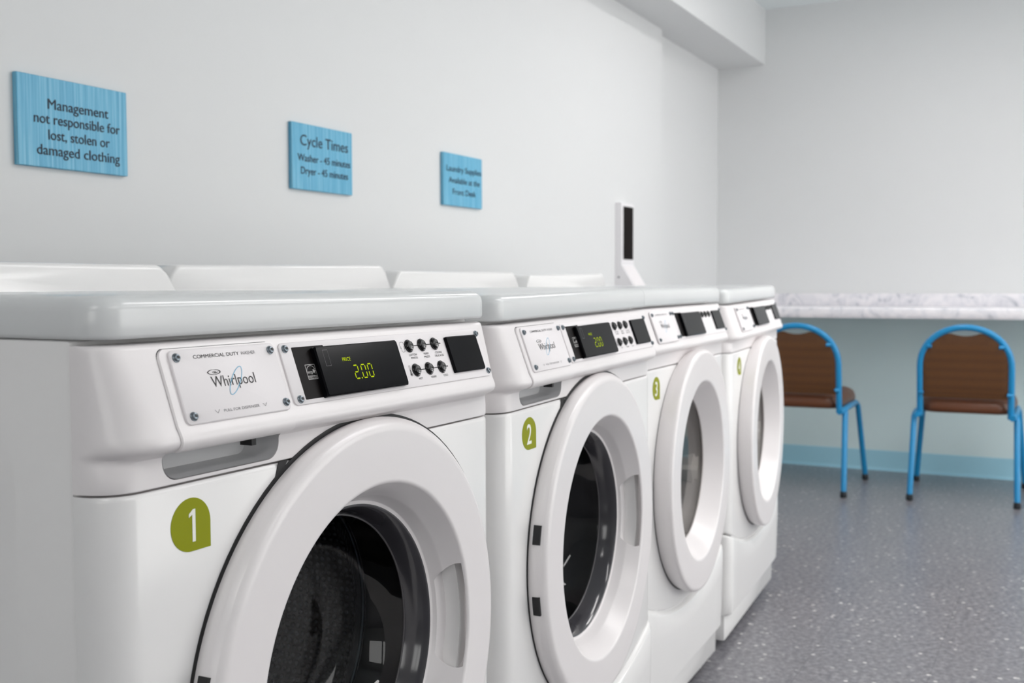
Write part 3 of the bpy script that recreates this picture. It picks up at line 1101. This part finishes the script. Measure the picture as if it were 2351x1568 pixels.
SPL = {'1': (XL-0.002, XR-0.003, 1.0435), '2': (XL-0.010, XR+0.018, 1.0525, 0.033), '3': (XL+0.0, XR-0.003, 1.0435), '4': (XL-0.01, XR-0.003, 1.0435)}
GROUP = 'white laundry machines in the row along the wall'
def machine(name, pose, label, cat, digit, dryer):
    qx, qy, qz, rz, ry = pose
    root = empty(name, (OX+qx-ry*0.5, qy, qz), (0, ry, rz))
    tag(root, label, cat, GROUP)
    k = 'd' if dryer else 'w'
    cab = part('cabinet', 'cab', cabinet_me, 'enamel', root)
    part('pressed_side_panel', 'press', press_me, 'enamel', cab)
    part('base_frame', 'base', base_me, 'enamel', root)
    for i, (x, y) in enumerate(((XL+0.06, 0.08), (XR-0.06, 0.08), (XL+0.06, 0.62), (XR-0.06, 0.62))):
        part('foot', 'foot%d' % i, lambda x=x, y=y: foot_me(x, y), 'foot', root)
    part('lid', 'lid', lid_me, 'lidpaint', root)
    part('backsplash', 'splash'+digit, lambda: splash_me(*SPL[digit]), 'enamel', root)
    fa = part('fascia', 'fas'+k, fascia_solid if dryer else fascia_washer, 'plastic', root)
    part('front_panel', 'front', front_panel_me, 'enamel', root)
    part('toe_panel', 'toe', toe_me, 'enamel', root)
    part('door_seal', 'gapshadow'+k, dryer_shadow_ring if dryer else gap_ring_me, 'dark', root)
    dr = part('door', 'door'+k, door_dryer if dryer else door_washer, 'door', root)
    part('door_glass', 'glass'+k, glass_dryer if dryer else glass_washer, 'dryerglass' if dryer else 'glass', dr)
    if not dryer:
        part('glass_rim', 'grim', glass_rim, 'rimglass', dr)
        part('rim_bead', 'gbead', rim_bead, 'bead', dr)
        for z in (0.634, 0.524):
            part('hinge_slot', 'notch%.3f' % z, lambda z=z: notch_me(z), 'dark', dr)
        part('rubber_boot', 'boot', boot_me, 'rubber', root)
        part('drum_ring', 'lipring', lip_ring_me, 'screw', root)
        part('drum', 'drum', drum_me, 'drum', root)
    else:
        cu = part('inner_cup', 'cup', cup_me, 'dryercup', dr)
        part('cup_rib', 'crib', lambda: cup_rib(-0.16), 'dryerrib', dr)
        part('drum', 'drumd', dryer_drum_me, 'dryerdrum', root)
    # fascia parts
    if not dryer:
        dw = part('dispenser_drawer', 'drw', drawer_me, 'plastic', root)
        part('drawer_seam', 'drwseam', lambda: drawer_me(0.0010, 0.0003, -0.002), 'dark', root)
        part('handle_recess', 'pocket', pocket_me, 'recess_shade', root)
        part('drawer_latch', 'latch', lambda: box_me(0.2860, 0.2925, -0.003, 0.012, 0.8515, 0.8615), 'dark', root)
        holder = dw
    else:
        holder = fa
    part('brand_plate', 'badge', badge_me, 'plate', holder)
    part('plate_lettering', 'badgeblack', badge_black, 'ink', holder)
    part('plate_lettering', 'badgegrey'+k, badge_grey_dryer if dryer else badge_grey, 'greyink', holder)
    if not dryer:
        part('plate_lettering', 'badgepull', badge_pull, 'greyink', holder)
    part('logo_lettering', 'logo', logo_black, 'ink', holder)
    part('logo_swirl', 'swirl', logo_blue, 'blueink', holder)
    for i, (u, v) in enumerate(((0.1925, 0.0002), (0.3202, 0.0), (0.1940, 0.0560), (0.3218, 0.0552))):
        s_ = part('screw', 'bs%d' % i, lambda u=u, v=v: screw_me(u, v, 0.0046), 'screw', holder)
    for i, (u, v) in enumerate(((0.1925, 0.0002), (0.3202, 0.0), (0.1940, 0.0560), (0.3218, 0.0552))):
        part('screw_socket', 'bk%d' % i, lambda u=u, v=v: socket_me(u, v, 0.0046), 'socket', holder)
    cp = part('control_overlay', 'ovl', overlay_me, 'plate', root)
    part('black_label', 'blk', black_label, 'blacklabel', cp)
    if not dryer:
        part('label_mark', 'star', star_mark, 'whiteink', cp)
    ds = part('display', 'disp', display_me, 'blackpad', cp)
    part('display_outline', 'rect', rect_mark, 'greyink', cp)
    if not dryer:
        part('display_digits', 'dig', digits_me, 'led', cp)
    part('control_lettering', 'ink'+k, lambda: overlay_ink(not dryer), 'ink', cp)
    for i, (u, v) in enumerate(BTN[:3] if dryer else BTN):
        part('button', 'btn%d' % i, lambda u=u, v=v: button_me(u, v), 'button', cp)
    part('payment_pad', 'pad', pad_me, 'blackpad', cp)
    for i, (u, v) in enumerate(((0.3462, -0.0004), (0.3480, 0.0543), (0.7434, 0.0002), (0.7462, 0.0530))):
        part('screw', 'os%d' % i, lambda u=u, v=v: screw_me(u, v, 0.0018), 'screw', cp)
        part('screw_socket', 'ok%d' % i, lambda u=u, v=v: socket_me(u, v, 0.0018), 'socket', cp)
    st = part('number_sticker', 'stk', sticker_me, 'green', root)
    part('numeral', 'num'+digit, lambda: numeral_me(digit), 'stickerwhite', st)
    if dryer:
        st.location = (0.014, 0, -0.003)
    return root

machine('washing_machine', (0, 0, 0, 0, 0), 'white front-load washer nearest the camera with green number 1 sticker', 'washing machine', '1', False)
machine('washing_machine', (0.7242, 0.0219, -0.0034, 0.0298, -0.0130), 'white front-load washer with green number 2 sticker beside the dryer', 'washing machine', '2', False)
machine('tumble_dryer', (1.4338, 0.0839, 0, 0.0345, -0.0024), 'white front-load dryer with green number 3 sticker between washer and end dryer', 'dryer', '3', True)
machine('tumble_dryer', (2.1889, 0.1201, -0.0019, 0.0536, -0.0155), 'white front-load dryer with green number 4 sticker at far end of row', 'dryer', '4', True)

# ------------------------------------------------------------------ wall signs
def sign(x0, x1, z0, z1, lines, label):
    cx, cz = (x0+x1)/2, (z0+z1)/2
    o = link('wall_sign', box_me(x0-cx, x1-cx, -0.012, 0.0, z0-cz, z1-cz, bev=0.001, seg=1), 'sign', None, (cx, WALL_Y, cz))
    tag(o, label, 'sign', 'blue wall signs')
    bm = bmesh.new()
    for (s_, a, b_, base, cap) in lines:
        for sh in (-0.0005, 0.0, 0.0005):
            add_text(bm, s_, a-cx+sh, b_-cx+sh, base-cz+sh*0.5, cap, lambda u, v, off: Vector((u, -off, v)), 0.0125+sh*0.1, 0.0, down=False)
    link('lettering', flat(bm), 'signink', o)
    return o
sign(0.8486, 1.1135, 1.2402, 1.4147, [('Management', 0.9173, 1.064, 1.354, 0.0193), ('not responsible for', 0.885, 1.0932, 1.3249, 0.0193), ('lost, stolen or', 0.9173, 1.0661, 1.2947, 0.0193), ('damaged clothing', 0.8902, 1.0916, 1.2645, 0.0193)],
     'large blue woodgrain wall sign about lost, stolen or damaged clothing')
sign(1.6499, 1.9065, 1.2571, 1.4274, [('Cycle Times', 1.6832, 1.8862, 1.3712, 0.0271), ('Washer - 45 minutes', 1.6718, 1.8956, 1.3306, 0.0182), ('Dryer - 45 minutes', 1.6843, 1.8851, 1.2978, 0.0182)],
     'blue woodgrain wall sign listing cycle times of 45 minutes')
sign(2.3882, 2.6362, 1.2635, 1.4297, [('Laundry Supplies', 2.4065, 2.6293, 1.3727, 0.0182), ('Available at the', 2.4201, 2.6189, 1.3363, 0.0182), ('Front Desk', 2.444, 2.5918, 1.2999, 0.0182)],
     'blue woodgrain wall sign about laundry supplies at front desk')

# ------------------------------------------------------------------ payment terminal on the wall
t = empty('payment_terminal', (3.9083, WALL_Y, 0.926))
tag(t, 'white wall-mounted payment terminal with tall black screen', 'payment terminal')
bm = bmesh.new()
pr = [(0.0, 0.440), (-0.026, 0.440), (-0.030, 0.434), (-0.030, 0.168), (-0.092, 0.072), (-0.094, 0.062), (-0.094, 0.0), (0.0, 0.0)]
loft(bm, [[(-0.070, y, z) for y, z in pr], [(0.078, y, z) for y, z in pr]])
link('housing', finish(bm, 30), 'device', t)
link('screen', box_me(-0.048, 0.066, -0.0320, -0.029, 0.193, 0.424), 'screen', t)
bm = bmesh.new()
q0, q1 = Vector((0, -0.030, 0.166)), Vector((0, -0.092, 0.071))
d = (q1-q0); nn = Vector((0, d.z, -d.y)).normalized()
if nn.y > 0: nn = -nn
ring = lambda off: [tuple(Vector((x, 0, 0))+q0+d*f+nn*off) for x, f in ((-0.055, 0.03), (0.066, 0.03), (0.066, 0.97), (-0.055, 0.97))]
loft(bm, [ring(-0.001), ring(0.003)])
link('card_slot_panel', finish(bm, 0), 'plate', t)
bm = bmesh.new()
loft(bm, [[(x, -0.018+0.004*math.cos(k*PI/6), 0.115+0.004*math.sin(k*PI/6)) for k in range(12)] for x in (-0.0715, -0.069)])
link('key_lock', finish(bm), 'glide', t)

# ------------------------------------------------------------------ counter
t = empty('counter', (FAR_X, -1.0, 0.835))
tag(t, 'long white marbled laminate counter fixed along the far wall', 'counter')
bm = bmesh.new()
L0, L1 = ROOM_Y0+1.0+0.001, RECESS_Y+1.0-0.001
D_ = 0.43
pr = [(-0.001, 0.0), (-D_+0.002, 0.0), (-D_, 0.003), (-D_, 0.044), (-D_+0.004, 0.052), (-D_+0.012, 0.056), (-D_+0.02, 0.056), (-0.001, 0.056)]
loft(bm, [[(x, L0, z) for x, z in pr], [(x, L1, z) for x, z in pr]])
link('worktop', finish(bm, 40), 'laminate', t)
link('backsplash', box_me(-0.02, -0.001, L0, L1, 0.056, 0.122, bev=0.002), 'laminate', t)

# ------------------------------------------------------------------ chairs (local +x looks at the counter)
def chair_meshes():
    R = {}
    r = 0.0142
    HB = 0.193
    def lean(z):                       # x of the back frame at height z
        return -0.215-(z-0.42)*0.16
    pts = [(lean(0.395), -HB, 0.395), (lean(0.60), -HB, 0.60)]
    zc = 0.625
    for k in range(0, 25):
        a = PI-PI*k/24
        y = HB*math.cos(a)
        z = zc+0.185*math.sin(a)**0.92 if 0 < k < 24 else zc
        pts.append((lean(z), y, z))
    pts += [(lean(0.60), HB, 0.60), (lean(0.395), HB, 0.395)]
    pts = [pts[0], (lean(0.45), -HB, 0.45), (lean(0.5), -HB, 0.5), (lean(0.55), -HB, 0.55)]+pts[1:-1]+[(lean(0.55), HB, 0.55), (lean(0.5), HB, 0.5), (lean(0.45), HB, 0.45), pts[-1]]
    bm = bmesh.new(); add_tube(bm, pts, r, 12)
    R['back_frame'] = finish(bm, 50)
    # backrest panel: pad shaped like the arch, with a dipped top
    bm = bmesh.new()
    W_ = HB-0.011
    out = []
    def arch(y):
        c_ = min(1.0, abs(y)/HB)
        return zc+0.185*math.sqrt(max(0.0, 1-c_*c_))**0.92-0.015
    N = 24
    for k in range(N+1):
        y = -W_+2*W_*k/N
        z = arch(y)
        dip = 0.770+0.016*(abs(y)/0.070)**2
        out.append((y, min(z, dip)))
    bot = 0.484
    ys = [p[0] for p in out]
    rows = []
    for j in range(9):
        f = j/8
        rows.append([(y, bot+(z-bot)*f) for y, z in out])
    def surf(off):
        return [[bm.verts.new((lean(z)+off*(1.0 if (0 < i < N and 0 < j < 8) else 0.45), y, z)) for i, (y, z) in enumerate(rw)] for j, rw in enumerate(rows)]
    A, B = surf(-0.010), surf(0.016)
    for j in range(8):
        for i in range(N):
            bm.faces.new((A[j][i], A[j][i+1], A[j+1][i+1], A[j+1][i]))
            bm.faces.new((B[j][i], B[j+1][i], B[j+1][i+1], B[j][i+1]))
        bm.faces.new((A[j][0], A[j+1][0], B[j+1][0], B[j][0]))
        bm.faces.new((A[j][N], B[j][N], B[j+1][N], A[j+1][N]))
    for i in range(N):
        bm.faces.new((A[0][i], B[0][i], B[0][i+1], A[0][i+1]))
        bm.faces.new((A[8][i], A[8][i+1], B[8][i+1], B[8][i]))
    R['backrest'] = finish(bm, 60)
    # brackets between frame and backrest
    for i, (y, z) in enumerate(((-0.176, 0.722), (0.176, 0.722), (-0.186, 0.505), (0.186, 0.505))):
        if abs(z-0.722) < 0.01: y = math.copysign(0.150, y)
        s_ = math.copysign(1, y)
        bm = bmesh.new()
        add_tube(bm, [(lean(z)-0.004, y+0.014*s_, z), (lean(z)-0.018, y, z), (lean(z)-0.018, y-0.009*s_, z)], [0.007, 0.0085, 0.0085], 10)
        R['bracket%d' % i] = finish(bm, 50)
    # seat cushion
    bm = bmesh.new()
    rings = []
    for (z, ins) in ((0.410, 0.022), (0.4115, 0.012), (0.416, 0.0045), (0.424, 0.0), (0.436, -0.001), (0.450, 0.001), (0.462, 0.006), (0.472, 0.014), (0.480, 0.026), (0.486, 0.045), (0.489, 0.08), (0.490, 0.12)):
        o_ = rrect(-0.215+ins, 0.235-ins, -0.212+ins, 0.212-ins, max(0.02, 0.085-ins), 6)
        rings.append([(x, y*(0.95 if x < 0 else 1.0), z) for x, y in o_])
    loft(bm, rings)
    R['seat'] = finish(bm, 89)
    # legs and rails
    for i, (sx, sy) in enumerate(((-1, 1), (-1, -1), (1, 1), (1, -1))):
        top = (sx*0.185, sy*0.215, 0.400)
        mid = (sx*0.200, sy*0.219, 0.385)
        botm = (sx*0.268, sy*(0.227 if sx < 0 else 0.250), 0.022)
        bm = bmesh.new()
        add_tube(bm, [(sx*0.165, sy*0.212, 0.408), top, mid, botm], [r, r, r, r*0.95], 12)
        R['leg%d' % i] = finish(bm, 50)
        bm = bmesh.new()
        b0 = Vector(botm)
        loft(bm, [[(b0.x+q*math.cos(2*PI*k/14), b0.y+q*math.sin(2*PI*k/14), z) for k in range(14)] for z, q in ((0.0, 0.013), (0.004, 0.016), (0.016, 0.016), (0.030, 0.0145))])
        R['glide%d' % i] = finish(bm, 40)
    for i, sy in enumerate((1, -1)):
        bm = bmesh.new()
        add_tube(bm, [(-0.245, sy*0.200, 0.402), (-0.165, sy*0.212, 0.408), (0.0, sy*0.211, 0.408), (0.165, sy*0.212, 0.408)], r, 12)
        R['rail%d' % i] = finish(bm, 50)
    return R
R_ = chair_meshes()
def chair(x, y, rz, label):
    root = empty('stacking_chair', (x, y, 0), (0, 0, rz))
    tag(root, label, 'chair', 'chairs pushed up to the counter')
    link('seat', R_['seat'], 'brownseat', root)
    bk = link('backrest', R_['backrest'], 'brown', root)
    bf = link('back_frame', R_['back_frame'], 'frameblue', root)
    for i in range(4): link('bracket', R_['bracket%d' % i], 'frameblue', bf)
    for i in range(4):
        lg = link('leg', R_['leg%d' % i], 'frameblue', root)
        link('glide', R_['glide%d' % i], 'glide', lg)
    for i in range(2): link('side_rail', R_['rail%d' % i], 'frameblue', root)
    return root
chair(4.990, -0.270, 0.024, 'brown stacking chair with blue frame standing clear in front of counter')
chair(4.905, 0.470, 0.027, 'brown stacking chair with blue frame half hidden behind the end dryer')
